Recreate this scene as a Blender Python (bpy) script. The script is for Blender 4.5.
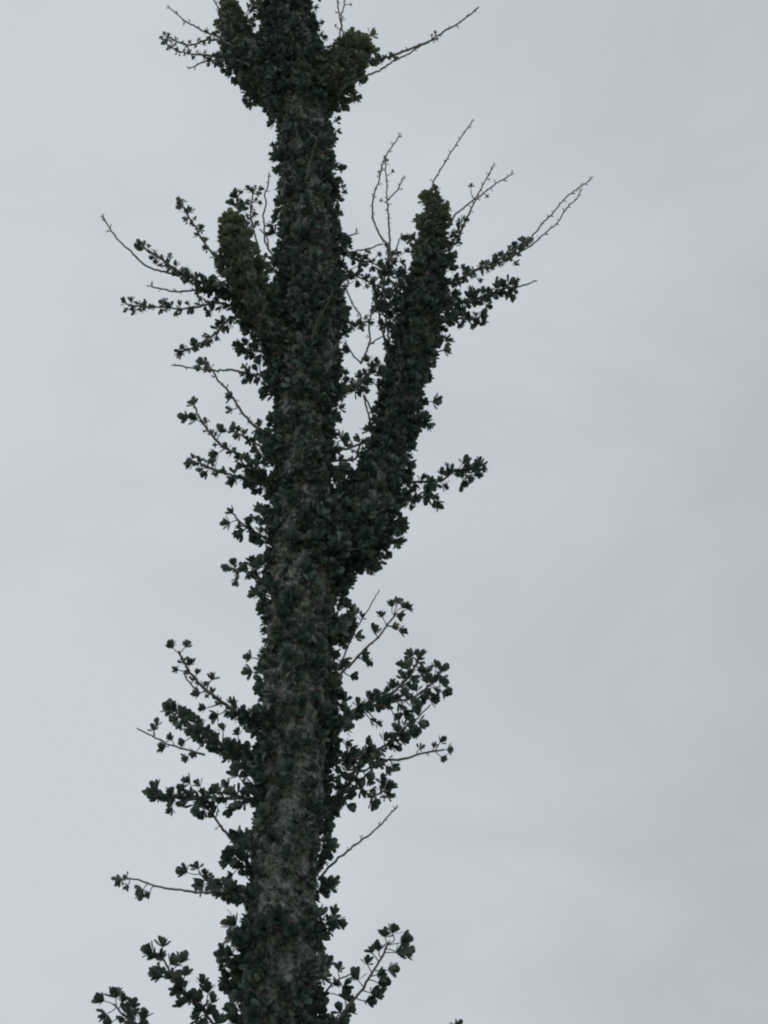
import bpy, math, random
import numpy as np
from mathutils import Vector, noise
for o in list(bpy.data.objects): bpy.data.objects.remove(o)
SC = bpy.context.scene
COL = SC.collection
random.seed(11); RNG = np.random.default_rng(11)

# ------------------------------------------------------------ camera
W, H = 768, 1024
F = 1900.0                       # focal length in pixels
PITCH = math.radians(32)
CAMZ = 1.6
D = 6.5                          # the tree stands 6.5 m away
cam = bpy.data.cameras.new('camera'); camo = bpy.data.objects.new('camera', cam); COL.objects.link(camo)
camo.location = (0, 0, CAMZ); camo.rotation_euler = (math.pi/2 + PITCH, 0, 0)
cam.sensor_fit = 'VERTICAL'; cam.sensor_height = 24.0; cam.lens = 24.0 * F / H
cam.clip_start = 0.05; cam.clip_end = 5000
SC.camera = camo

# ------------------------------------------------------------ sky: high bright overcast
SUN_EL, SUN_AZ = math.radians(58), math.radians(-35)     # azimuth clockwise from +Y
wd = bpy.data.worlds.new('World'); SC.world = wd; wd.use_nodes = True
nt = wd.node_tree; nt.nodes.clear(); N = nt.nodes.new; L = nt.links.new
out = N('ShaderNodeOutputWorld'); bgs = N('ShaderNodeBackground'); bgc = N('ShaderNodeBackground'); mx = N('ShaderNodeMixShader')
sky = N('ShaderNodeTexSky'); sky.sky_type = 'NISHITA'; sky.sun_disc = False
sky.sun_elevation = SUN_EL; sky.sun_rotation = SUN_AZ
L(sky.outputs[0], bgs.inputs[0]); bgs.inputs[1].default_value = 0.08
tc = N('ShaderNodeTexCoord'); mp = N('ShaderNodeMapping'); mp.inputs['Scale'].default_value = (1.0, 1.0, 1.7)
mp.inputs['Location'].default_value = (0.35, 0.2, 0.1)
n1 = N('ShaderNodeTexNoise'); n1.inputs['Scale'].default_value = 4.5; n1.inputs['Detail'].default_value = 8; n1.inputs['Roughness'].default_value = 0.55
n1.inputs['Distortion'].default_value = 0.4
# the cloud sheet is thinner (brighter) towards the west (-X), thicker towards the east, with soft mottling
sx = N('ShaderNodeSeparateXYZ'); L(tc.outputs['Generated'], sx.inputs[0])
g = N('ShaderNodeMapRange'); g.interpolation_type = 'SMOOTHSTEP'
g.inputs['From Min'].default_value = -0.10; g.inputs['From Max'].default_value = 0.29; g.inputs['To Min'].default_value = 0.92; g.inputs['To Max'].default_value = 0.0
L(sx.outputs[0], g.inputs['Value'])
nm = N('ShaderNodeMapRange'); nm.inputs['From Min'].default_value = 0.3; nm.inputs['From Max'].default_value = 0.7
nm.inputs['To Min'].default_value = -0.36; nm.inputs['To Max'].default_value = 0.40; L(n1.outputs[0], nm.inputs['Value'])
ad = N('ShaderNodeMath'); ad.operation = 'ADD'; L(g.outputs[0], ad.inputs[0]); L(nm.outputs[0], ad.inputs[1])
rp = N('ShaderNodeValToRGB')
rp.color_ramp.elements[0].position = 0.0; rp.color_ramp.elements[0].color = (0.478, 0.516, 0.546, 1)
rp.color_ramp.elements[1].position = 1.0; rp.color_ramp.elements[1].color = (0.610, 0.658, 0.692, 1)
L(tc.outputs['Generated'], mp.inputs[0]); L(mp.outputs[0], n1.inputs['Vector']); L(ad.outputs[0], rp.inputs[0]); L(rp.outputs[0], bgc.inputs[0])
bgc.inputs[1].default_value = 1.0
mx.inputs[0].default_value = 0.93
L(bgs.outputs[0], mx.inputs[1]); L(bgc.outputs[0], mx.inputs[2]); L(mx.outputs[0], out.inputs[0])

sl = bpy.data.lights.new('sun', 'SUN'); sl.energy = 0.6; sl.angle = math.radians(25); sl.color = (1, 0.97, 0.92)
so = bpy.data.objects.new('sun', sl); COL.objects.link(so); so.location = (0, 0, 30)
sd = Vector((math.sin(SUN_AZ)*math.cos(SUN_EL), math.cos(SUN_AZ)*math.cos(SUN_EL), math.sin(SUN_EL)))
so.rotation_euler = sd.to_track_quat('Z', 'Y').to_euler()
SC.view_settings.view_transform = 'Standard'; SC.view_settings.look = 'None'
SC.view_settings.exposure = 0.0; SC.view_settings.gamma = 1.0
try:
    SC.cycles.filter_width = 2.1
except Exception: pass

# ------------------------------------------------------------ helpers
cP, sP = math.cos(PITCH), math.sin(PITCH)
def P(px, py, dy=0.0):
    """point of the tree's upright plane (Y = D + dy) seen at picture position px, py"""
    a, b = (px - W/2)/F, (H/2 - py)/F
    d = np.array([a, cP - b*sP, sP + b*cP])
    t = (D + dy)/d[1]
    return np.array([0, 0, CAMZ]) + d*t
def M(py): return (D/(cP - (H/2 - py)/F*sP))/F          # metres per pixel at that height
BASE = np.array([P(276, 1060)[0] - 0.03, D, 0.0])

def mat(name, build):
    m = bpy.data.materials.new(name); m.use_nodes = True
    t = m.node_tree; b = t.nodes['Principled BSDF']; build(t, b); return m
def _noise(t, scale, detail=4, rough=0.6, coord='Object'):
    tc = t.nodes.new('ShaderNodeTexCoord'); n = t.nodes.new('ShaderNodeTexNoise')
    n.inputs['Scale'].default_value = scale; n.inputs['Detail'].default_value = detail; n.inputs['Roughness'].default_value = rough
    t.links.new(tc.outputs[coord], n.inputs['Vector']); return n
def _ramp(t, src, stops):
    r = t.nodes.new('ShaderNodeValToRGB'); e = r.color_ramp.elements
    while len(e) < len(stops): e.new(0.5)
    for k, (p, c) in enumerate(stops): e[k].position = p; e[k].color = (*c, 1)
    t.links.new(src, r.inputs[0]); return r
def _bump(t, b, src, dist, s=1.0):
    u = t.nodes.new('ShaderNodeBump'); u.inputs['Distance'].default_value = dist; u.inputs['Strength'].default_value = s
    t.links.new(src, u.inputs['Height']); t.links.new(u.outputs[0], b.inputs['Normal'])
def bark_m(t, b):
    n = _noise(t, 38, 5, 0.6); r = _ramp(t, n.outputs[0], [(0.36, (0.022, 0.026, 0.022)), (0.43, (0.115, 0.125, 0.102)), (0.55, (0.21, 0.222, 0.188)), (0.61, (0.37, 0.38, 0.335))])
    tc = t.nodes.new('ShaderNodeTexCoord'); v = t.nodes.new('ShaderNodeTexVoronoi'); v.inputs['Scale'].default_value = 48       # dark spots: leaf scars, and shadow holes in the bark painted into the colour
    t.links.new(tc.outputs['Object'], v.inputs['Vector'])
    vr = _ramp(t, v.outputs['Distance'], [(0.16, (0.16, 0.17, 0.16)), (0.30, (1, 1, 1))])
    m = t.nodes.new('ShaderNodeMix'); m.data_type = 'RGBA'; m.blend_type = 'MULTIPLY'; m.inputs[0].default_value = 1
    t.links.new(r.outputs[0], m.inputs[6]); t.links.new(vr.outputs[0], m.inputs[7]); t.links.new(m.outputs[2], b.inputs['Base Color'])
    b.inputs['Roughness'].default_value = 0.85
    _bump(t, b, n.outputs[0], 0.03)
def twig_m(t, b):
    n = _noise(t, 40, 3); r = _ramp(t, n.outputs[0], [(0.35, (0.11, 0.105, 0.09)), (0.7, (0.26, 0.25, 0.22))])
    t.links.new(r.outputs[0], b.inputs['Base Color']); b.inputs['Roughness'].default_value = 0.85
    _bump(t, b, n.outputs[0], 0.002)
def leaf_m(t, b):
    at = t.nodes.new('ShaderNodeAttribute'); at.attribute_name = 'leaf_kind'       # r: shade of this leaf, g: how young it is
    sp = t.nodes.new('ShaderNodeSeparateColor'); t.links.new(at.outputs['Color'], sp.inputs[0])
    r = _ramp(t, sp.outputs[0], [(0.0, (0.046, 0.088, 0.072)), (0.4, (0.074, 0.122, 0.096)), (0.75, (0.130, 0.185, 0.145)), (0.93, (0.20, 0.24, 0.17)), (1.0, (0.19, 0.13, 0.07))])
    mixc = t.nodes.new('ShaderNodeMix'); mixc.data_type = 'RGBA'
    t.links.new(sp.outputs[1], mixc.inputs[0]); t.links.new(r.outputs[0], mixc.inputs[6]); mixc.inputs[7].default_value = (0.30, 0.33, 0.13, 1)
    t.links.new(mixc.outputs[2], b.inputs['Base Color']); b.inputs['Roughness'].default_value = 0.38
    b.inputs['Specular IOR Level'].default_value = 0.5
    tr = t.nodes.new('ShaderNodeBsdfTranslucent'); t.links.new(mixc.outputs[2], tr.inputs[0])
    ms = t.nodes.new('ShaderNodeMixShader'); ms.inputs[0].default_value = 0.2
    o = t.nodes['Material Output']; t.links.new(b.outputs[0], ms.inputs[1]); t.links.new(tr.outputs[0], ms.inputs[2]); t.links.new(ms.outputs[0], o.inputs[0])
def ground_m(t, b):
    n = _noise(t, 1.3, 8, 0.65); r = _ramp(t, n.outputs[0], [(0.3, (0.15, 0.13, 0.10)), (0.55, (0.24, 0.215, 0.175)), (0.75, (0.33, 0.30, 0.255))])
    t.links.new(r.outputs[0], b.inputs['Base Color']); b.inputs['Roughness'].default_value = 0.95
    n2 = _noise(t, 35, 6, 0.7); _bump(t, b, n2.outputs[0], 0.03)
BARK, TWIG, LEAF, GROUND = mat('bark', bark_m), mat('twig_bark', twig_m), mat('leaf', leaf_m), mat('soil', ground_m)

def build(name, V, Fc, m, parent=None, origin=None, attr=None, smooth=True):
    """links one mesh; V in world metres; origin in world metres"""
    origin = np.array(origin if origin is not None else (0, 0, 0), float)
    V = np.asarray(V, float) - origin
    me = bpy.data.meshes.new(name); me.from_pydata(V.tolist(), [], [tuple(map(int, f)) for f in Fc])
    if smooth: me.polygons.foreach_set('use_smooth', [True]*len(me.polygons))
    if attr is not None:
        a = me.color_attributes.new('leaf_kind', 'FLOAT_COLOR', 'POINT'); a.data.foreach_set('color', np.asarray(attr, 'f').ravel())
    me.materials.append(m); me.update()
    o = bpy.data.objects.new(name, me); COL.objects.link(o)
    if parent is not None:
        o.parent = parent; o.location = Vector(origin - np.array(parent['_o']))
    else: o.location = Vector(origin)
    o['_o'] = [float(v) for v in origin]
    return o

# ---- leaves: spoon-shaped, creased along the midrib, in rosettes
ROWS = [(0.0, 0.05), (0.25, 0.13), (0.55, 0.245), (0.80, 0.265), (0.95, 0.16)]
class Leaves:
    def __init__(s): s.V = []; s.F = []; s.A = []; s.n = 0
    def leaf(s, p, d, nrm, ln, shade, young):
        d = d/np.linalg.norm(d); side = np.cross(d, nrm); side /= (np.linalg.norm(side)+1e-9); nn = np.cross(side, d)
        wk = ln*random.uniform(0.8, 1.15)*min(1.1, max(0.8, 0.85 + (ln-0.024)*18)); bend = random.uniform(-0.42, 0.0)*ln; cup = random.uniform(0.1, 0.5)
        vs = []
        for t, w in ROWS:
            c = p + d*(t*ln) - nn*(bend*t*t)
            vs += [c - side*w*wk + nn*cup*w*wk, c, c + side*w*wk + nn*cup*w*wk]
        vs.append(p + d*(ln*1.02) - nn*bend)
        b = s.n; s.V += vs; s.A += [(shade, young, 0, 1)]*16
        for k in range(4):
            a = b + 3*k
            s.F += [(a, a+1, a+4, a+3), (a+1, a+2, a+5, a+4)]
        s.F += [(b+12, b+13, b+15), (b+13, b+14, b+15)]
        s.n += 16
    def rosette(s, p, axis, ln, n, spread=(15, 80), young=0.0, shade=None):
        axis = axis/np.linalg.norm(axis)
        u = np.cross(axis, RNG.normal(size=3)); u /= np.linalg.norm(u); v = np.cross(axis, u)
        base = random.random() if shade is None else shade
        a0 = random.random()*6.28
        for k in range(n):
            a = a0 + k*2.399 + random.uniform(-.3, .3); e = math.radians(spread[0] + (spread[1]-spread[0])*((k+0.5)/n)**0.8 + random.uniform(-12, 12))
            rad = u*math.cos(a) + v*math.sin(a)
            d = axis*math.cos(e) + rad*math.sin(e)
            nn = axis*math.sin(e) - rad*math.cos(e) + RNG.normal(size=3)*0.25
            s.leaf(p + rad*0.002, d, nn, ln*random.uniform(0.65, 1.12), min(1, max(0, base*0.45 + random.random()*0.55)), max(0, min(1, young*random.uniform(0.6, 1.1))))
    def make(s, parent, origin):
        if s.n: return build('foliage', s.V, s.F, LEAF, parent, origin, s.A)

def catmull(pts, step):
    pts = [np.array(p, float) for p in pts]
    q = [2*pts[0]-pts[1]] + pts + [2*pts[-1]-pts[-2]]
    res = []
    for i in range(1, len(q)-2):
        n = max(2, int(np.linalg.norm(q[i+1]-q[i])/step))
        for k in range(n):
            t = k/n
            res.append(0.5*((2*q[i]) + (-q[i-1]+q[i+1])*t + (2*q[i-1]-5*q[i]+4*q[i+1]-q[i+2])*t*t + (-q[i-1]+3*q[i]-3*q[i+1]+q[i+2])*t**3))
    res.append(pts[-1]); return np.array(res)

class Tube:
    def __init__(s): s.V = []; s.F = []
    def add(s, pts, rad, seg=7, wob=0.0):
        n = len(pts); b = len(s.V); tg = np.gradient(pts, axis=0)
        ref = np.array([0.13, 0.9, 0.3]); 
        for i in range(n):
            t = tg[i]/(np.linalg.norm(tg[i])+1e-9); u = np.cross(t, ref); u /= np.linalg.norm(u); v = np.cross(t, u)
            for k in range(seg):
                a = 2*math.pi*k/seg; r = rad[i]*(1 + wob*random.uniform(-1, 1))
                s.V.append(pts[i] + (u*math.cos(a) + v*math.sin(a))*r)
        for i in range(n-1):
            for k in range(seg):
                s.F.append((b+i*seg+k, b+i*seg+(k+1) % seg, b+(i+1)*seg+(k+1) % seg, b+(i+1)*seg+k))
        s.V.append(pts[-1] + (pts[-1]-pts[-2])*0.5); e = len(s.V)-1
        for k in range(seg): s.F.append((b+(n-1)*seg+k, b+(n-1)*seg+(k+1) % seg, e))
        s.V.append(pts[0]); e = len(s.V)-1
        for k in range(seg): s.F.append((b+(k+1) % seg, b+k, e))

# ------------------------------------------------------------ ground
def ground():
    n = 90; V = []; Fc = []
    xs = [math.copysign(abs(k/45-1)**2.6*1500, k-45) for k in range(n+1)]
    for j in range(n+1):
        for i in range(n+1):
            x, y = xs[i], xs[j] + D; r = math.hypot(x, y-D)
            z = 0.05*noise.noise(Vector((x*0.35, y*0.35, 0))) + (0.6*noise.noise(Vector((x*0.02, y*0.02, 3)))*min(1, r/60) if r > 4 else 0)
            V.append((x, y, z - 0.02))
    for j in range(n):
        for i in range(n):
            a = j*(n+1)+i; Fc.append((a, a+1, a+n+2, a+n+1))
    o = build('ground', V, Fc, GROUND); o['kind'] = 'structure'
ground()

# ------------------------------------------------------------ the boojum tree
tree = bpy.data.objects.new('boojum_tree', None); COL.objects.link(tree); tree.location = Vector(BASE); tree['_o'] = [float(v) for v in BASE]
tree['label'] = 'tall dark boojum tree with leafy pole trunk and upright arms under grey sky'
tree['category'] = 'tree'

# limb: a swollen stem given by (px, py, radius px, depth m), with tubercles and rosettes all round
def leaf_len(py): return float(np.interp(py, [-80, 100, 350, 650, 1000], [0.024, 0.026, 0.031, 0.0355, 0.038]))
def limb(name, spec, cover, young_tip=0.0, seg=44, extra=None, clump=0.3, small=0.3, stub=(0.0, 0.045), tipcap=True, out=1.0, core=0.93):
    ctr = [P(x, y, d) for x, y, r, d in spec]; rr = [r*core*M(y) for x, y, r, d in spec]
    if extra: ctr = [np.array(e[0]) for e in extra] + ctr; rr = [e[1] for e in extra] + rr
    pts = catmull(ctr, 0.02)
    rad = catmull([(r, 0, 0) for r in rr], 1e9)
    # radii by arc fraction
    al = np.concatenate([[0], np.cumsum(np.linalg.norm(np.diff(ctr, axis=0), axis=1))]); ap = np.concatenate([[0], np.cumsum(np.linalg.norm(np.diff(pts, axis=0), axis=1))])
    R = np.interp(ap/ap[-1], al/al[-1], rr)
    tg = np.gradient(pts, axis=0); tg /= np.linalg.norm(tg, axis=1)[:, None]
    V = []; Fc = []; n = len(pts); fr = []
    for i in range(n):
        u = np.cross(tg[i], [0, 1, 0.01]); u /= np.linalg.norm(u); v = np.cross(u, tg[i]); v /= np.linalg.norm(v); fr.append((u, v))
        for k in range(seg):
            a = 2*math.pi*k/seg; c = pts[i]
            nz = noise.noise(Vector((math.cos(a)*1.6, math.sin(a)*1.6, ap[i]*5))) * 0.10 + noise.noise(Vector((math.cos(a)*5, math.sin(a)*5, ap[i]*18 + 7))) * 0.10
            hx = max(0, math.sin(a*5 + ap[i]*26)*math.sin(a*8 - ap[i]*42))**2*0.14
            V.append(c + (u*math.cos(a) + v*math.sin(a))*R[i]*(1 + nz + hx))
    for i in range(n-1):
        for k in range(seg):
            Fc.append((i*seg+k, i*seg+(k+1) % seg, (i+1)*seg+(k+1) % seg, (i+1)*seg+k))
    V.append(pts[-1] + tg[-1]*R[-1]*0.6); e = len(V)-1
    for k in range(seg): Fc.append(((n-1)*seg+k, (n-1)*seg+(k+1) % seg, e))
    org = pts[0]
    # rosettes at the tubercles
    lv = Leaves(); st = Tube(); ga = 0.0; i_s = 0.0; tot = ap[-1]
    while i_s < tot:
        i = min(n-1, int(np.searchsorted(ap, i_s))); ll = leaf_len_z(pts[i][2]); c = cover(pts[i][2])
        ga += 2.39996 + random.uniform(-0.35, 0.35)
        i_s += c*ll*ll/(2*math.pi*max(R[i], 0.012))
        u, v = fr[i]; rd = u*math.cos(ga) + v*math.sin(ga)
        cl = noise.noise(Vector((math.cos(ga)*2.2, math.sin(ga)*2.2, i_s*11 + 40)))
        pk = pts[i] + rd*R[i]; kn = random.uniform(0.007, 0.014)*min(1, R[i]/0.05)      # the knob on the bark that carries the tuft
        kd = rd*0.8 + tg[i]*0.35
        st.add(np.array([pk - rd*0.012, pk - rd*0.002 + kd*0.002, pk + kd*kn*0.6, pk + kd*kn]), [kn*1.5, kn*1.15, kn*0.8, kn*0.35], 7, 0.15)
        if cl < -0.12 and random.random() < clump: continue
        p = pts[i] + rd*R[i]*0.98
        ax = rd*random.uniform(0.7, 1.2)*out + tg[i]*random.uniform(0.0, 0.9) + RNG.normal(size=3)*0.25
        yg = young_tip*max(0, 1 - (tot - i_s)/0.55)**1.6*random.uniform(0.4, 1.0) if young_tip else 0
        if name == 'trunk' and 868 < z2py(p[2]) < 930:
            cl -= 0.5; h_ = 1
        h = random.uniform(*stub)*min(1.6, max(0.05, 0.45 + cl*2.6)); ll *= min(1.2, max(0.72, 1 + cl*0.7))
        e = max(0, 1 - (tot - i_s)/0.22); ax = ax + tg[i]*1.6*e; h *= 1 - 0.45*e; ll *= 1 + 0.12*e
        if random.random() < small: ll *= random.uniform(0.5, 0.75); h *= 0.3
        q = p + ax/np.linalg.norm(ax)*h
        if h > 0.008: st.add(np.array([p - rd*0.01, (p+q)/2, q]), [0.004, 0.0028, 0.002], 5)
        lv.rosette(q, ax, ll*random.uniform(0.75, 1.2), random.choice((9, 10, 11, 12)), (5, 85), yg)
    if tipcap:
        for k in range(11):
            ax = tg[-1] + RNG.normal(size=3)*0.7; lv.rosette(pts[-1] + tg[-1]*R[-1]*0.3 + RNG.normal(size=3)*R[-1]*0.5, ax, random.uniform(0.028, 0.044), 7, (0, 45), young_tip*0.9)
    nb = len(V); V += st.V; Fc += [tuple(q_+nb for q_ in f) for f in st.F]     # the leaf spurs grow out of the bark
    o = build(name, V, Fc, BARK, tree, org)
    lv.make(o, org)
    return o
ZS = [(P(300, y)[2], y) for y in range(1300, -140, -20)]
def z2py(z): return float(np.interp(z, [a for a, b in ZS], [b for a, b in ZS]))
def leaf_len_z(z): return leaf_len(z2py(z))

trunk_spec = [  # px, py, core radius px, depth
 (279,1060,42,0),(281,1010,41,0),(282,960,39,0),(284,900,36,0),(288,850,36,0),(293,800,36,0),(297,740,36,0.0),(299,690,36,0),(301,640,35,0),
 (302,590,33,0),(303,540,30,0),(303,500,28,0),(304,450,27,0),(305,400,28,0.0),(308,350,31,0),(309,300,29,0),(308,250,27,0),(306,200,25,0),
 (305,150,23,0),(303,118,23,0),(301,100,27,0),(298,80,28,0),(292,50,25,0),(288,20,22,0),(287,-10,19,0),(288,-40,14,0),(290,-66,8,0)]
trunk_spec = [(x - (1.5 if y > 600 else 0), y, r*(0.95 if y > 600 else 1), d) for x, y, r, d in trunk_spec]
low = [((BASE[0], D, -0.15), 0.27), ((BASE[0], D, 0.1), 0.215), ((BASE[0]+.005, D, 0.5), 0.19), ((BASE[0]+.01, D, 1.2), 0.18), ((BASE[0]+.02, D, 2.2), 0.168), ((BASE[0]+.025, D, 3.0), 0.162)]
def trunk_cover(z):
    py = z2py(z)
    return float(np.interp(py, [-60, 90, 110, 170, 400, 560, 600, 860, 900, 930, 1060, 1300], [0.5, 0.5, 0.75, 0.65, 0.65, 0.75, 0.95, 1.2, 1.25, 0.68, 0.66, 2.0]))
trunk = limb('trunk', trunk_spec, trunk_cover, 0.5, seg=64, extra=low, clump=0.65, small=0.45, stub=(0.005, 0.055))

limb('arm', [(300,100,22,0),(274,82,22,.03),(252,62,20,.06),(239,40,14,.09),(232,20,10,.11),(228,5,5,.12)], lambda z: 0.6, 0.8, seg=30, clump=0.1, stub=(0.0, 0.06))
limb('arm', [(305,105,18,0),(324,86,20,-.03),(341,70,19,-.06),(352,54,15,-.08),(358,40,9,-.1)], lambda z: 0.6, 0.9, seg=30, clump=0.1, stub=(0.0, 0.06))
limb('arm', [(300,365,18,0),(285,345,18,-.04),(268,325,15,-.08),(254,300,16,-.12),(243,272,14,-.15),(236,245,12,-.17),(232,224,8,-.18)], lambda z: 0.65, 0.8, seg=30, clump=0.1, stub=(0.0, 0.05))
limb('arm', [(310,572,28,0),(333,548,30,.03),(353,525,28,.06),(372,495,24,.09),(386,460,18,.12),(396,420,17,.15),(405,380,18,.17),(413,340,18,.19),(421,305,18,.21),(428,270,14,.22),(431,240,10,.24),(432,215,7,.25),(433,199,5,.25)],
     lambda z: 0.62, 0.75, seg=36, clump=0.1, stub=(0.0, 0.06))

# branches: points in picture coordinates on the tree's plane, root and tip depth, stem radius px,
# runs of rosettes (from, to, spacing px, leaf scale, leaves each) and single rosettes (px, py, scale)
def branch(name, pts, dep=None, r=(2.2, 0.8), runs=((0.08, 1, 9, 1.0, 5),), ex=(), sl=None):
    npt = len(pts); L2 = sum(math.dist(pts[i], pts[i+1]) for i in range(npt-1))
    if dep is None:
        k = random.uniform(-0.7, 0.7); dep = (random.uniform(-.05, .05) , k*L2*M(pts[0][1]))
    acc = [0.0]
    for i in range(npt-1): acc.append(acc[-1] + math.dist(pts[i], pts[i+1])/L2)
    fn = lambda t: dep[0] + (dep[1]-dep[0])*t**1.2
    c = catmull([P(x, y, fn(acc[i])) for i, (x, y) in enumerate(pts)], 0.012)
    c[1:-1] += RNG.normal(size=(len(c)-2, 3))*0.0012
    kk = np.arange(0, len(c)+6, 6); kv = RNG.normal(size=(len(kk), 3))*0.0035; kv[0] = 0        # small kinks between the nodes
    c += np.stack([np.interp(np.arange(len(c)), kk, kv[:, j]) for j in range(3)], 1)
    ap = np.concatenate([[0], np.cumsum(np.linalg.norm(np.diff(c, axis=0), axis=1))]); ap /= ap[-1]
    m = M(pts[-1][1]); R = (r[0] + (r[1]-r[0])*ap**0.6)*m*(0.82 if name == 'branch' else 0.9)
    tb = Tube(); tb.add(c, R, 7, 0.14)
    lv = Leaves(); ga = random.random()*6
    ll0 = sl or leaf_len(pts[-1][1])*(1.02 if pts[-1][1] > 560 else 1.17)
    tgs = np.gradient(c, axis=0); tgs /= np.linalg.norm(tgs, axis=1)[:, None]
    Lm = L2*1.28
    for (t0, t1, sp, sc, nl) in runs:
        t = t0
        while t <= t1 + 1e-6:
            i = min(len(c)-1, int(np.searchsorted(ap, t))); tg = tgs[i]
            ga += 2.4 + random.uniform(-.5, .5)
            u = np.cross(tg, [0.1, 1, 0.2]); u /= np.linalg.norm(u); v = np.cross(tg, u); rd = u*math.cos(ga) + v*math.sin(ga)
            bud = sc < 0.6
            h = (random.uniform(0.004, 0.011) if bud else random.uniform(0.004, 0.016)*min(1.4, sc+.2))
            q = c[i] + rd*h*1.0 + tg*h*0.5
            tb.add(np.array([c[i], (c[i]+q)/2, q]), [R[i]*0.7, max(R[i]*0.5, .0020), .0024 if bud else .0016], 5)
            lv.rosette(q, rd*random.uniform(.4, 1) + tg*random.uniform(0.2, .9), ll0*sc*random.uniform(.7, 1.1)*(1 if bud else 1.14 - 0.1*t), max(1, nl + (0 if bud else 4) + random.choice((-1, 0, 0, 1))), (0, 74))
            t += sp/Lm*random.uniform(0.7, 1.3)*(1 if bud else 0.62)
    if runs and runs[-1][1] >= 0.99:
        sc = runs[-1][3]; lv.rosette(c[-1], tgs[-1], ll0*sc, max(3, runs[-1][4]), (5, 60))
    for (x, y, sc) in ex:
        # joined by a short side shoot to the nearest place on the stem
        d2 = [math.dist((x, y), to_px(p)) for p in c]; i = int(np.argmin(d2)); i = max(0, i - max(1, int(d2[i]*m*0.5/0.012)))
        q = P(x, y, c[i][1]-D + random.uniform(-.03, .03))
        ax = q - c[i]
        sh = catmull([c[i], c[i]*.5+q*.5 + RNG.normal(size=3)*.004, q], 0.01); tb.add(sh, np.linspace(max(R[i]*.6, .002), .0018, len(sh)), 5)
        lv.rosette(q, ax/(np.linalg.norm(ax)+1e-6) + tgs[i]*.5, ll0*sc*0.96, 13, (0, 76))
    o = build(name, tb.V, tb.F, TWIG, tree, c[0]); lv.make(o, c[0]); return o
def to_px(p):
    q = p - np.array([0, 0, CAMZ]); dep = q[1]*cP + q[2]*sP; up = -q[1]*sP + q[2]*cP
    return (W/2 + F*q[0]/dep, H/2 - F*up/dep)

LEAFY = lambda sp=8, sc=1.0, n=5, a=0.05, b=1.0: ((a, b, sp, sc, n),)
BUDS = lambda a=0.35, b=1.0, sp=9, sc=0.45: ((a, b, sp, sc, 3),)
B = lambda *a, **k: branch('branch', *a, **k)
T = lambda pts, dep=None, r=(1.15, 0.7), runs=BUDS(), ex=(): branch('twig', pts, dep, r, runs, ex)
# crown, left
B([(228,45),(217,37),(191,24),(168,6)], r=(1.6,.7), runs=((0.0,.3,7,.8,4),(.45,.65,6,.55,4),(.8,1,8,.35,3)))
B([(236,48),(222,42),(205,41),(190,45),(177,41),(165,35)], r=(2,.8), runs=LEAFY(6,.6,4))
B([(240,62),(225,60),(205,55),(185,53),(171,47),(163,39)], r=(2,.8), runs=LEAFY(6,.6,4))
B([(250,66),(232,60),(205,61),(190,67)], r=(2,.8), runs=((0,.7,6,.85,5),(.75,1,7,.4,3)))
T([(266,25),(260,12),(250,0),(245,-12)]); T([(264,22),(262,10),(258,0),(256,-14)]); T([(224,20),(217,6),(211,-6)])
# crown, right
T([(346,50),(341,25),(338,0),(338,-16)]); T([(338,46),(341,24),(344,10),(346,-10)], ex=((350,5,.4),(336,26,.35)))
T([(355,66),(372,61),(402,52),(427,42),(455,26),(478,8)], dep=(-.1,-.3), r=(1.8,.8), runs=((.0,.3,6,.75,5),(.35,.55,8,.4,3),(.58,.62,4,.6,4),(.65,1,9,.35,3)))
T([(350,84),(368,76),(392,64),(415,50),(427,44)], dep=(-.1,-.3), r=(1.4,.8), runs=BUDS(.4,1,14))
# between the trunk and the long arm
T([(428,232),(430,205),(433,184),(445,162),(457,142),(472,121)], dep=(.25,.3), runs=BUDS(.4))
T([(389,262),(390,246),(374,223),(376,190),(385,157),(400,136)], dep=(.05,.1), r=(1.4,.7), runs=BUDS(.25), ex=((386,161,.5),(379,173,.4)))
T([(392,262),(390,246),(389,220),(387,190),(386,160)], dep=(.05,.12), r=(1.4,.7), ex=((382,201,.4),(392,172,.5)))
T([(388,200),(398,188),(405,178)], dep=(.08,.1), r=(1,.7), runs=BUDS(.5,1,6,.4))
T([(395,255),(397,245),(402,234)], r=(1.2,.7), runs=()); T([(338,244),(346,238),(357,234)], r=(1.3,.8), runs=BUDS(.5))
T([(350,252),(358,250),(381,245)], r=(1.2,.7), runs=BUDS(.5,1,14))
T([(450,226),(457,215),(472,200),(485,182),(494,166)], dep=(.22,.2), r=(1.3,.7), runs=BUDS(.35,1,8,.42))
T([(458,240),(465,225),(475,203),(490,189),(512,174)], dep=(.22,.3), r=(1.5,.7), runs=BUDS(.35,1,8,.42), ex=((471,187,.55),(486,196,.5)))
B([(436,278),(448,255),(456,236),(463,220)], dep=(.22,.2), r=(2,.9), runs=LEAFY(6,.8,4))
B([(428,290),(457,280),(475,272),(495,262),(512,252),(526,241)], dep=(.2,.3), r=(3,1.2), runs=LEAFY(5,.9,5), ex=((462,268,.7),(478,280,.8),(514,262,.8)))
T([(520,247),(526,241),(555,210),(575,191),(590,179)], dep=(.3,.4), runs=BUDS(.3,1,8,.38))
T([(508,258),(520,252),(547,233),(562,215),(581,191)], dep=(.28,.4), runs=BUDS(.3,1,8,.38))
B([(425,322),(446,309),(465,302),(485,295),(505,290),(520,287),(536,281)], dep=(.2,.15), r=(3,.9), runs=((0,.8,4.5,.95,6),), ex=((470,290,.8),(486,305,.9),(497,284,.9),(511,295,.9),(516,282,.7)))
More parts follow.
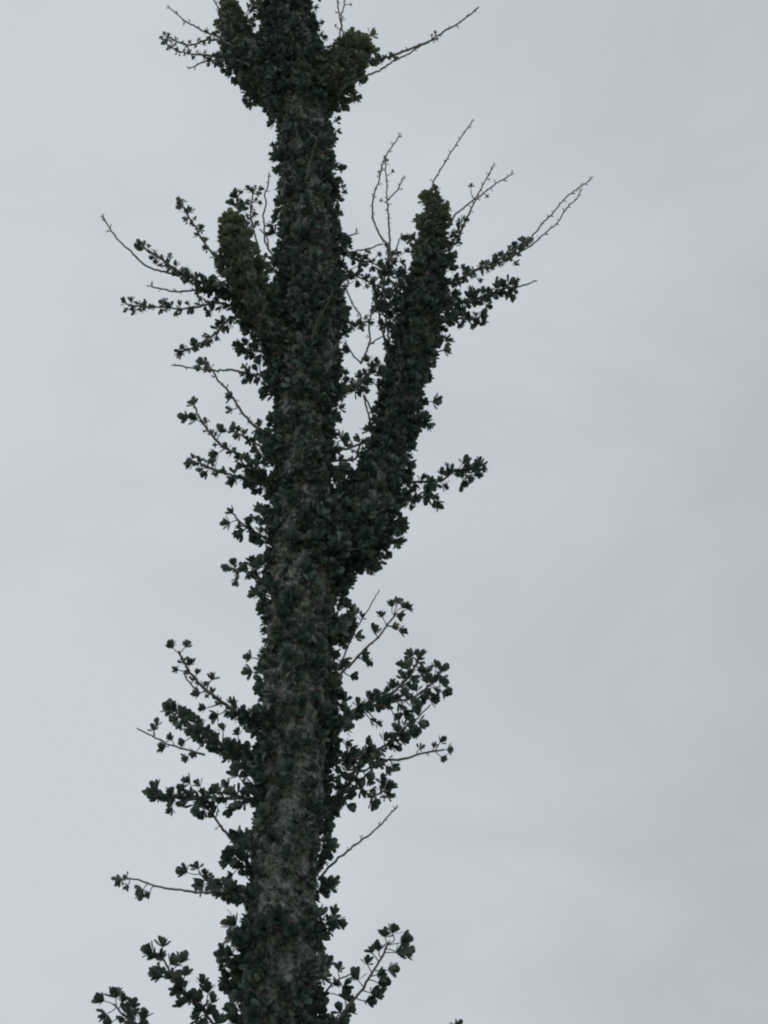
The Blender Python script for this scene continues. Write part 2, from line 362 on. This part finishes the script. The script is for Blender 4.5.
B([(428,335),(450,320),(468,318),(480,317)], dep=(.2,.1), r=(2.4,.9), runs=LEAFY(5,.9,6), ex=((458,324,.8),(471,324,.8),(455,308,.9)))
B([(330,235),(340,242),(355,258),(372,263),(388,272)], dep=(0,.1), r=(2,.9), runs=LEAFY(6,.85,5), ex=((366,252,.7),(378,255,.7)))
B([(330,285),(345,272),(360,278),(375,285),(392,290)], dep=(0,.08), r=(2,.9), runs=LEAFY(6,.85,5), ex=((375,300,1),(384,303,1),(392,299,1),(380,292,1),(358,266,.7)))
B([(390,362),(384,335),(380,310),(384,280),(392,255)], dep=(.15,.1), r=(1.9,1), runs=((.45,1,4.5,.85,6),), ex=((400,262,.8),(405,252,.8),(398,282,.8),(388,248,.8),(408,270,.8),(374,312,.8)))
B([(393,360),(388,335),(386,315),(390,298),(400,280)], dep=(.15,.2), r=(1.7,1), runs=((.6,1,5,.85,5),))
T([(398,345),(391,322),(384,300)], dep=(.15,.2), r=(1.4,1), runs=()); T([(400,352),(396,330),(391,305),(388,295)], dep=(.1,.15), r=(1.2,.8), runs=BUDS(.2))
T([(361,363),(369,340),(371,318),(378,305)], dep=(.0,.1), r=(1.5,.9), runs=BUDS(.3)); T([(345,342),(352,352),(361,363)], dep=(0,0.02), r=(1,.9), runs=())
T([(345,285),(352,303),(361,318),(362,326)], dep=(0,0.05), r=(1,.8), runs=BUDS()); T([(369,345),(378,338),(385,336)], dep=(0.05,0.1), r=(1,.8), runs=())
B([(330,316),(345,322),(356,326),(366,322)], dep=(0,.05), r=(1.8,.9), runs=LEAFY(6,.8,4))
B([(330,395),(348,386),(362,381),(375,366)], dep=(0,.05), r=(3,1.2), runs=LEAFY(4,.9,6), ex=((378,372,.9),(368,362,.9),(356,392,.8),(345,375,.9),(364,390,.8)))
T([(372,426),(366,410),(363,395)], dep=(.1,.04), r=(1.2,1), runs=()); T([(374,420),(370,406),(365,396)], dep=(.1,.04), r=(1.1,1), runs=())
B([(325,462),(340,460),(355,459),(361,445),(372,440)], dep=(0,.1), r=(2,1.3), runs=LEAFY(14,.6,3))
B([(330,450),(348,447),(365,442),(378,445)], dep=(0,.1), r=(2,1.3), runs=LEAFY(14,.7,4))
# right side of the long arm
B([(395,440),(412,428),(424,420)], dep=(.12,.1), r=(3,1.5), runs=LEAFY(4.5,.9,5))
B([(385,492),(405,483),(422,482),(440,480),(455,472),(470,472),(480,466)], dep=(.1,.05), r=(2.2,1), runs=((.15,.55,7,.8,4),(.6,1,5,.9,5)), ex=((463,463,1),(463,481,1.1),(441,474,.8),(447,466,.5),(475,474,.9)))
B([(380,505),(398,498),(412,499),(425,492),(434,500)], dep=(.1,.0), r=(2.2,1), runs=LEAFY(6,.9,5,.2), ex=((428,487,.9),(410,505,.8),(436,502,1.1)))
B([(365,535),(380,545),(396,540)], dep=(.05,0), r=(2,1.2), runs=LEAFY(5,.9,5), ex=((394,532,.7),(386,552,.8),(400,541,.7)))
B([(340,552),(352,560),(360,565)], dep=(.02,0), r=(2,1.2), runs=LEAFY(8,.9,5,.4)); B([(360,550),(370,560),(378,563)], dep=(.02,0), r=(2,1.2), runs=LEAFY(7,.9,4,.4), ex=((382,558,.9),))
# left arm and its branches
B([(252,305),(222,288),(200,282),(182,273),(165,262),(150,252),(141,243)], dep=(-.12,-.3), r=(3.6,1.1), runs=((.0,.55,4.2,.85,5),(.55,1,6,.75,5)), ex=((141,248,.9),(170,257,.7),(158,262,.7)))
T([(180,276),(167,272),(146,265),(123,246),(109,226),(103,217)], dep=(-.2,-.35), r=(1.3,.8), runs=BUDS(.82,1,5,.4))
B([(232,292),(202,292),(185,291),(170,290),(150,285)], dep=(-.12,-.2), r=(1.8,.9), runs=((0,.4,7,.8,5),(.45,1,11,.42,3)))
B([(246,308),(222,305),(197,307),(180,309),(162,308),(138,306),(126,303)], dep=(-.12,.05), r=(2,.9), runs=LEAFY(7,.78,4), ex=((202,300,.7),(165,302,.6),(135,310,.8),(210,311,.8)))
B([(252,322),(232,318),(215,333),(197,345),(182,351)], dep=(-.1,-.25), r=(2.3,1), runs=LEAFY(6.5,.78,4), ex=((209,341,.8),(220,323,.8),(183,352,.7)))
B([(236,272),(220,262),(206,245),(195,227),(187,215),(181,202)], dep=(-.15,-.25), r=(2,1), runs=((.0,.3,7,.8,5),(.4,1,8,.75,5)), ex=((181,206,.9),(190,212,.8),(201,230,.7),(207,249,.8)))
B([(241,240),(237,212),(235,194)], dep=(-.17,-.2), r=(2,1), runs=LEAFY(6,.8,5), ex=((236,196,.8),(232,203,.8),(242,210,.8)))
B([(264,268),(260,257),(254,232),(250,212),(252,200),(255,189)], dep=(-.05,.05), r=(1.6,.9), runs=((.5,1,7,.75,4),), ex=((259,190,.8),(249,190,.8),(245,205,.8),(258,203,.6),(254,215,.7)))
T([(278,262),(266,242),(264,212),(267,190),(269,173)], dep=(.05,.1), r=(1.3,.8), runs=BUDS(.8,1,10,.25)); T([(268,248),(266,238),(259,229)], runs=())
B([(275,352),(258,350),(244,347)], dep=(-.05,-.1), r=(2,1.2), runs=LEAFY(6,.95,5), ex=((240,346,1),(255,355,.9)))
B([(282,270),(270,262),(262,262)], dep=(0,.05), r=(2,1.2), runs=LEAFY(5,.8,5)); B([(283,300),(272,292),(262,285)], dep=(.02,.08), r=(2,1.2), runs=LEAFY(5,.8,5))
# left, middle height
B([(284,378),(255,374),(230,371),(197,369),(173,365)], dep=(-.03,-.2), r=(2.2,.9), runs=((0,.35,6,.85,5),(.4,1,12,.18,2)), ex=((245,368,.7),(248,380,.8),(260,365,.9)))
B([(284,450),(270,441),(255,426),(239,408),(225,389),(212,371),(205,362)], dep=(0,.15), r=(2.4,1.1), runs=((0,.25,5,.9,5),(.3,.92,10,.5,3)), ex=((205,364,1.05),(200,367,.9),(209,368,.9),(231,398,.9),(232,410,.8),(260,425,.8)))
B([(282,455),(262,447),(250,441),(235,434)], dep=(-.04,-.1), r=(2,1.1), runs=LEAFY(7,.8,5), ex=((258,450,.9),(262,455,.9)))
B([(284,492),(265,480),(245,462),(226,447),(209,430),(199,417),(193,406)], dep=(-.02,-.25), r=(3,1.1), runs=((0,.35,4.5,.9,5),(.4,.8,10,.6,4)), ex=((188,418,1.1),(197,420,1.1),(194,405,.95),(206,423,.9),(221,433,.95),(218,453,1.1),(240,458,.9)))
B([(284,488),(262,484),(247,479),(227,474),(210,467),(192,460)], dep=(0,.15), r=(2.6,1), runs=((0,.4,5,.9,5),(.45,1,8,.75,4)), ex=((191,464,.8),(207,472,.9),(214,461,.7),(235,481,1),(258,490,.8)))
B([(280,552),(262,537),(245,526),(235,515),(230,510)], dep=(0,-.12), r=(2.4,1.1), runs=((0,.7,6,.9,5),), ex=((230,523,1.15),(242,533,1),(233,513,.8),(262,525,.9)))
B([(282,530),(268,520),(260,512)], dep=(0,.05), r=(2.2,1.2), runs=LEAFY(5,.9,6))
B([(280,592),(262,580),(250,572),(240,571),(229,568)], dep=(0,.1), r=(2.4,1.1), runs=((0,1,7,.9,5),), ex=((237,580,.9),(252,563,.9),(265,563,1)))
# left, low
B([(285,735),(265,722),(247,718),(227,706),(207,690),(191,672),(182,657),(179,650)], dep=(-.05,-.3), r=(4,1.2), runs=((0,.42,4.3,.95,6),(.5,.9,11,.7,4)), ex=((173,648,.95),(186,647,1),(190,665,.9),(178,670,.7),(212,680,.85),(200,693,.9),(206,708,.9),(218,715,1.1)))
T([(200,694),(190,682),(184,673)], dep=(-.2,-.28), r=(1.2,.8), runs=())
B([(285,765),(262,758),(240,752),(220,745),(205,736),(189,724),(178,715),(171,709)], dep=(0,.2), r=(4,1.2), runs=((0,.75,3.8,.95,6),(.75,1,5,.95,5)), ex=((171,710,1.15),(185,741,1),(200,725,1),(223,730,.8),(196,752,.8),(238,735,.8)))
T([(205,755),(189,750),(172,744),(151,736),(138,728)], dep=(.05,.1), r=(1.4,.8), runs=(), ex=((157,726,.95),(154,730,.7),(166,746,1.0),(172,740,.8),(188,757,.8)))
B([(280,805),(262,800),(240,799),(222,800),(205,797),(185,801),(165,797),(153,792)], dep=(-.05,-.2), r=(2.6,1.1), runs=((0,1,6.5,.95,5),), ex=((190,783,1.1),(200,786,.8),(156,793,1.1),(172,808,.95),(184,791,.9),(220,790,1),(238,776,1.1),(232,808,1.0),(204,810,1),(217,806,.9),(228,787,.9)))
T([(246,862),(232,842),(220,826),(207,809),(202,801)], dep=(0,-.1), r=(2,1.2), runs=BUDS(.4,1,14,.4), ex=((213,817,.7),(205,806,1)))
B([(265,790),(250,775),(242,768)], dep=(-.03,0), r=(2,1.1), runs=LEAFY(6,.9,5))
B([(275,850),(250,842),(240,835)], dep=(0,.1), r=(2.4,1.2), runs=LEAFY(6,1,6)); B([(272,880),(248,868),(235,858)], dep=(0,-.06), r=(2.4,1.2), runs=LEAFY(6,1,6), ex=((228,864,.9),(233,874,.8),(229,855,.8)))
B([(270,915),(250,903),(235,893),(220,892),(205,894),(180,891),(155,886),(135,880),(121,880)], dep=(-.05,-.15), r=(2.6,1.0), runs=((0,.35,6,.9,5),), ex=((121,880,.9),(128,885,.6),(127,877,.5),(143,890,1.0),(150,893,.7)))
B([(245,899),(235,893),(218,885),(207,879),(199,871)], dep=(-.05,0), r=(2,1.1), runs=((.1,.8,6,.85,5),), ex=((187,872,1.05),(198,868,.9),(206,876,.8),(203,886,1.1)))
B([(262,945),(245,940),(236,935)], dep=(0,.05), r=(2.4,1.2), runs=LEAFY(6,1,6)); B([(262,970),(240,958),(226,955)], dep=(0,-.05), r=(2.4,1.2), runs=LEAFY(7,1,6), ex=((226,960,1),))
B([(258,990),(240,980),(230,975)], dep=(0,.05), r=(2.4,1.2), runs=LEAFY(5,1,6), ex=((230,984,1.1),(234,970,1)))
B([(258,1075),(225,1040),(212,1022),(200,1007),(187,992),(176,979),(165,962),(159,952)], dep=(-.05,-.3), r=(2.8,1.2), runs=((0,.3,6,1,6),(.35,.95,12,.9,5)), ex=((152,952,1.15),(163,947,.9),(156,957,.9),(162,976,1.25),(180,963,1.1),(185,976,.9),(182,990,1.15),(202,984,.95),(208,993,1),(197,1001,1.1),(212,1003,1),(184,1004,1),(199,1018,1)))
B([(245,1110),(200,1075),(160,1042),(137,1026),(124,1015),(116,1005)], dep=(0,.2), r=(3,1.2), runs=((0,.9,8,1,6),), ex=((104,1001,1.1),(116,998,1.1),(106,1014,1.0),(122,1002,.9),(131,1008,1),(143,1018,1),(112,1022,.9)))
# right, low
B([(325,700),(340,677),(355,661),(372,644),(387,627),(396,613)], dep=(0,.1), r=(2.2,1.1), runs=((0,.12,6,1,6),), ex=((402,608,1.1),(392,607,1.0),(397,616,1),(382,617,1.0),(407,609,.9),(392,626,.8),(399,631,1.0),(375,633,1.1),(362,658,1.05),(366,663,.8),(350,676,1),(397,604,.9)))
T([(335,672),(344,655),(357,629),(370,609),(380,592)], dep=(-.03,.0), r=(1.3,.6), runs=(), ex=((354,614,1.1),(350,620,1),(356,637,1.0),(348,634,1),(345,645,1),(362,618,.8)))
B([(325,640),(340,632),(350,622)], dep=(0,-.05), r=(2.2,1.2), runs=LEAFY(6,1,6), ex=((347,607,.9),))
B([(318,738),(335,722),(352,712),(368,704),(385,697),(400,687),(411,674),(417,660)], dep=(0,.2), r=(3.6,1.3), runs=((0,.6,6,.95,5),(.6,1,8,1,5)), ex=((412,656,1.1),(420,656,.9),(403,667,1),(425,671,1.0),(345,702,1.1),(376,722,.9),(370,719,.8)))
B([(375,706),(395,702),(412,698),(425,690),(437,680)], dep=(.08,.12), r=(2.6,1.1), runs=LEAFY(9,1,5), ex=((440,672,1.2),(436,667,.8),(442,692,1.2),(430,700,1.1),(404,712,1.2),(412,707,1.2),(394,714,1),(421,697,1)))
B([(318,770),(338,762),(358,758),(375,750),(390,742),(401,732),(415,721)], dep=(0,-.2), r=(3,1.2), runs=((0,.5,9,.9,4),(.5,.9,8,.95,4)), ex=((418,723,1.1),(410,730,1.1),(400,740,1.1),(388,745,.9),(412,734,1)))
T([(408,727),(420,716),(430,706)], dep=(-.18,-.22), r=(1.1,.7), runs=())
B([(318,758),(340,757),(360,757),(390,758),(415,755),(435,751),(444,750)], dep=(0,-.05), r=(2.6,1.1), runs=((0,.5,8,.9,4),(.55,.85,12,.3,3)), ex=((440,742,.8),(447,750,.8),(441,757,.8),(420,749,.7),(433,747,.6),(366,744,.9),(386,766,1.1),(392,765,.9)))
B([(315,822),(329,807),(343,795),(358,790),(371,796),(384,791)], dep=(0,.1), r=(2.4,1.2), runs=((.1,1,10,.9,4),), ex=((386,788,1.2),(381,784,1.1),(372,801,1),(347,805,1.0),(388,796,.9)))
T([(380,797),(388,797),(396,796)], dep=(.08,.1), r=(1.2,.8), runs=())
B([(315,795),(332,780),(347,774),(365,770),(378,765)], dep=(0,-.1), r=(2.4,1.2), runs=LEAFY(9,.9,4), ex=((356,780,1),(368,780,.8)))
B([(315,835),(328,815),(338,802),(350,782)], dep=(0,.05), r=(2,1.2), runs=LEAFY(7,.9,5))
B([(318,730),(330,728),(340,722)], dep=(0,-.1), r=(3,1.2), runs=LEAFY(4.5,1,6), ex=((346,742,.8),(350,748,.8)))
T([(318,880),(332,864),(352,847),(370,834),(385,819),(398,808)], dep=(0,-.1), r=(1.7,.8), runs=((.2,1,11,.25,2),))
B([(315,893),(324,888),(330,884)], dep=(0,0), r=(2,1), runs=LEAFY(5,.9,5)); B([(315,935),(325,925),(332,920)], dep=(0,0), r=(2,1), runs=LEAFY(5,.9,5))
B([(320,1065),(335,1030),(346,1008),(360,992),(372,974),(384,958),(391,944)], dep=(0,-.2), r=(2.8,1.2), runs=((0,.3,6,1,6),), ex=((385,937,1),(392,933,1.1),(401,943,1.2),(404,954,1.1),(396,952,1.1),(379,951,1),(372,953,.8),(367,964,.9),(358,980,1.2),(388,970,1.15),(378,983,1.1),(371,993,1.2),(366,1001,.9),(377,975,1),(345,1000,.9)))
T([(318,1008),(330,988),(340,979),(354,971)], dep=(0,-.1), r=(1.6,.8), runs=(), ex=((338,970,.8),(343,987,1.0),(345,999,.9),(334,985,.8)))
B([(325,1050),(338,1025),(345,1015)], dep=(0,.1), r=(2.4,1.2), runs=LEAFY(6,1,6))
B([(322,1150),(390,1100),(435,1056),(456,1034)], dep=(0,.1), r=(3,1.2), runs=((0,.9,9,1,6),), ex=((456,1029,.9),(449,1034,.9)))
# twigs on the near side of the trunk
T([(309,346),(318,322),(326,305),(333,290)], dep=(-.14,-.35), r=(1.3,.8), runs=BUDS(.3,1,9,.3))
T([(306,180),(311,160),(316,139)], dep=(-.14,-.3), r=(1.1,.7), runs=BUDS(.3,1,9,.3))
B([(298,470),(302,455),(310,440)], dep=(-.13,-.28), r=(1.8,.8), runs=LEAFY(6,.8,5))
B([(300,690),(292,668),(288,650)], dep=(-.15,-.35), r=(2.2,.9), runs=LEAFY(7,.9,5))
B([(290,860),(298,838),(305,820)], dep=(-.16,-.36), r=(2.2,.9), runs=LEAFY(8,.9,5))
# branches on the far side, rising behind the trunk
for (x, y, l) in ((300, 640, .4), (302, 780, .45), (304, 520, .35), (305, 400, .35), (292, 920, .45), (306, 280, .3)):
    B([(x, y), (x+random.uniform(-8, 8), y-10), (x+random.uniform(-14, 14), y-22)], dep=(.12, .12+l), r=(2.4,1), runs=LEAFY(3,1,6))
# lower branches under the picture's edge
for k in range(14):
    z = 0.9 + k*0.17; a = k*2.4; l = random.uniform(.3, .55)
    c0 = np.array([BASE[0]+.02, D, z]); dr = np.array([math.cos(a), math.sin(a), 0])
    q = [c0 + dr*0.12, c0 + dr*(0.14+l*.5) + [0, 0, l*.25], c0 + dr*(0.14+l) + [0, 0, l*.6]]
    c = catmull(q, .015); tb = Tube(); R = np.linspace(.011, .004, len(c)); tb.add(c, R, 7, .15); lv = Leaves()
    for i in range(3, len(c), 2):
        rd = RNG.normal(size=3); rd /= np.linalg.norm(rd); lv.rosette(c[i] + rd*.012, rd + [0, 0, .5], .038, 6)
    o = build('branch', tb.V, tb.F, TWIG, tree, c[0]); lv.make(o, c[0])

for o in bpy.data.objects:
    if '_o' in o: del o['_o']
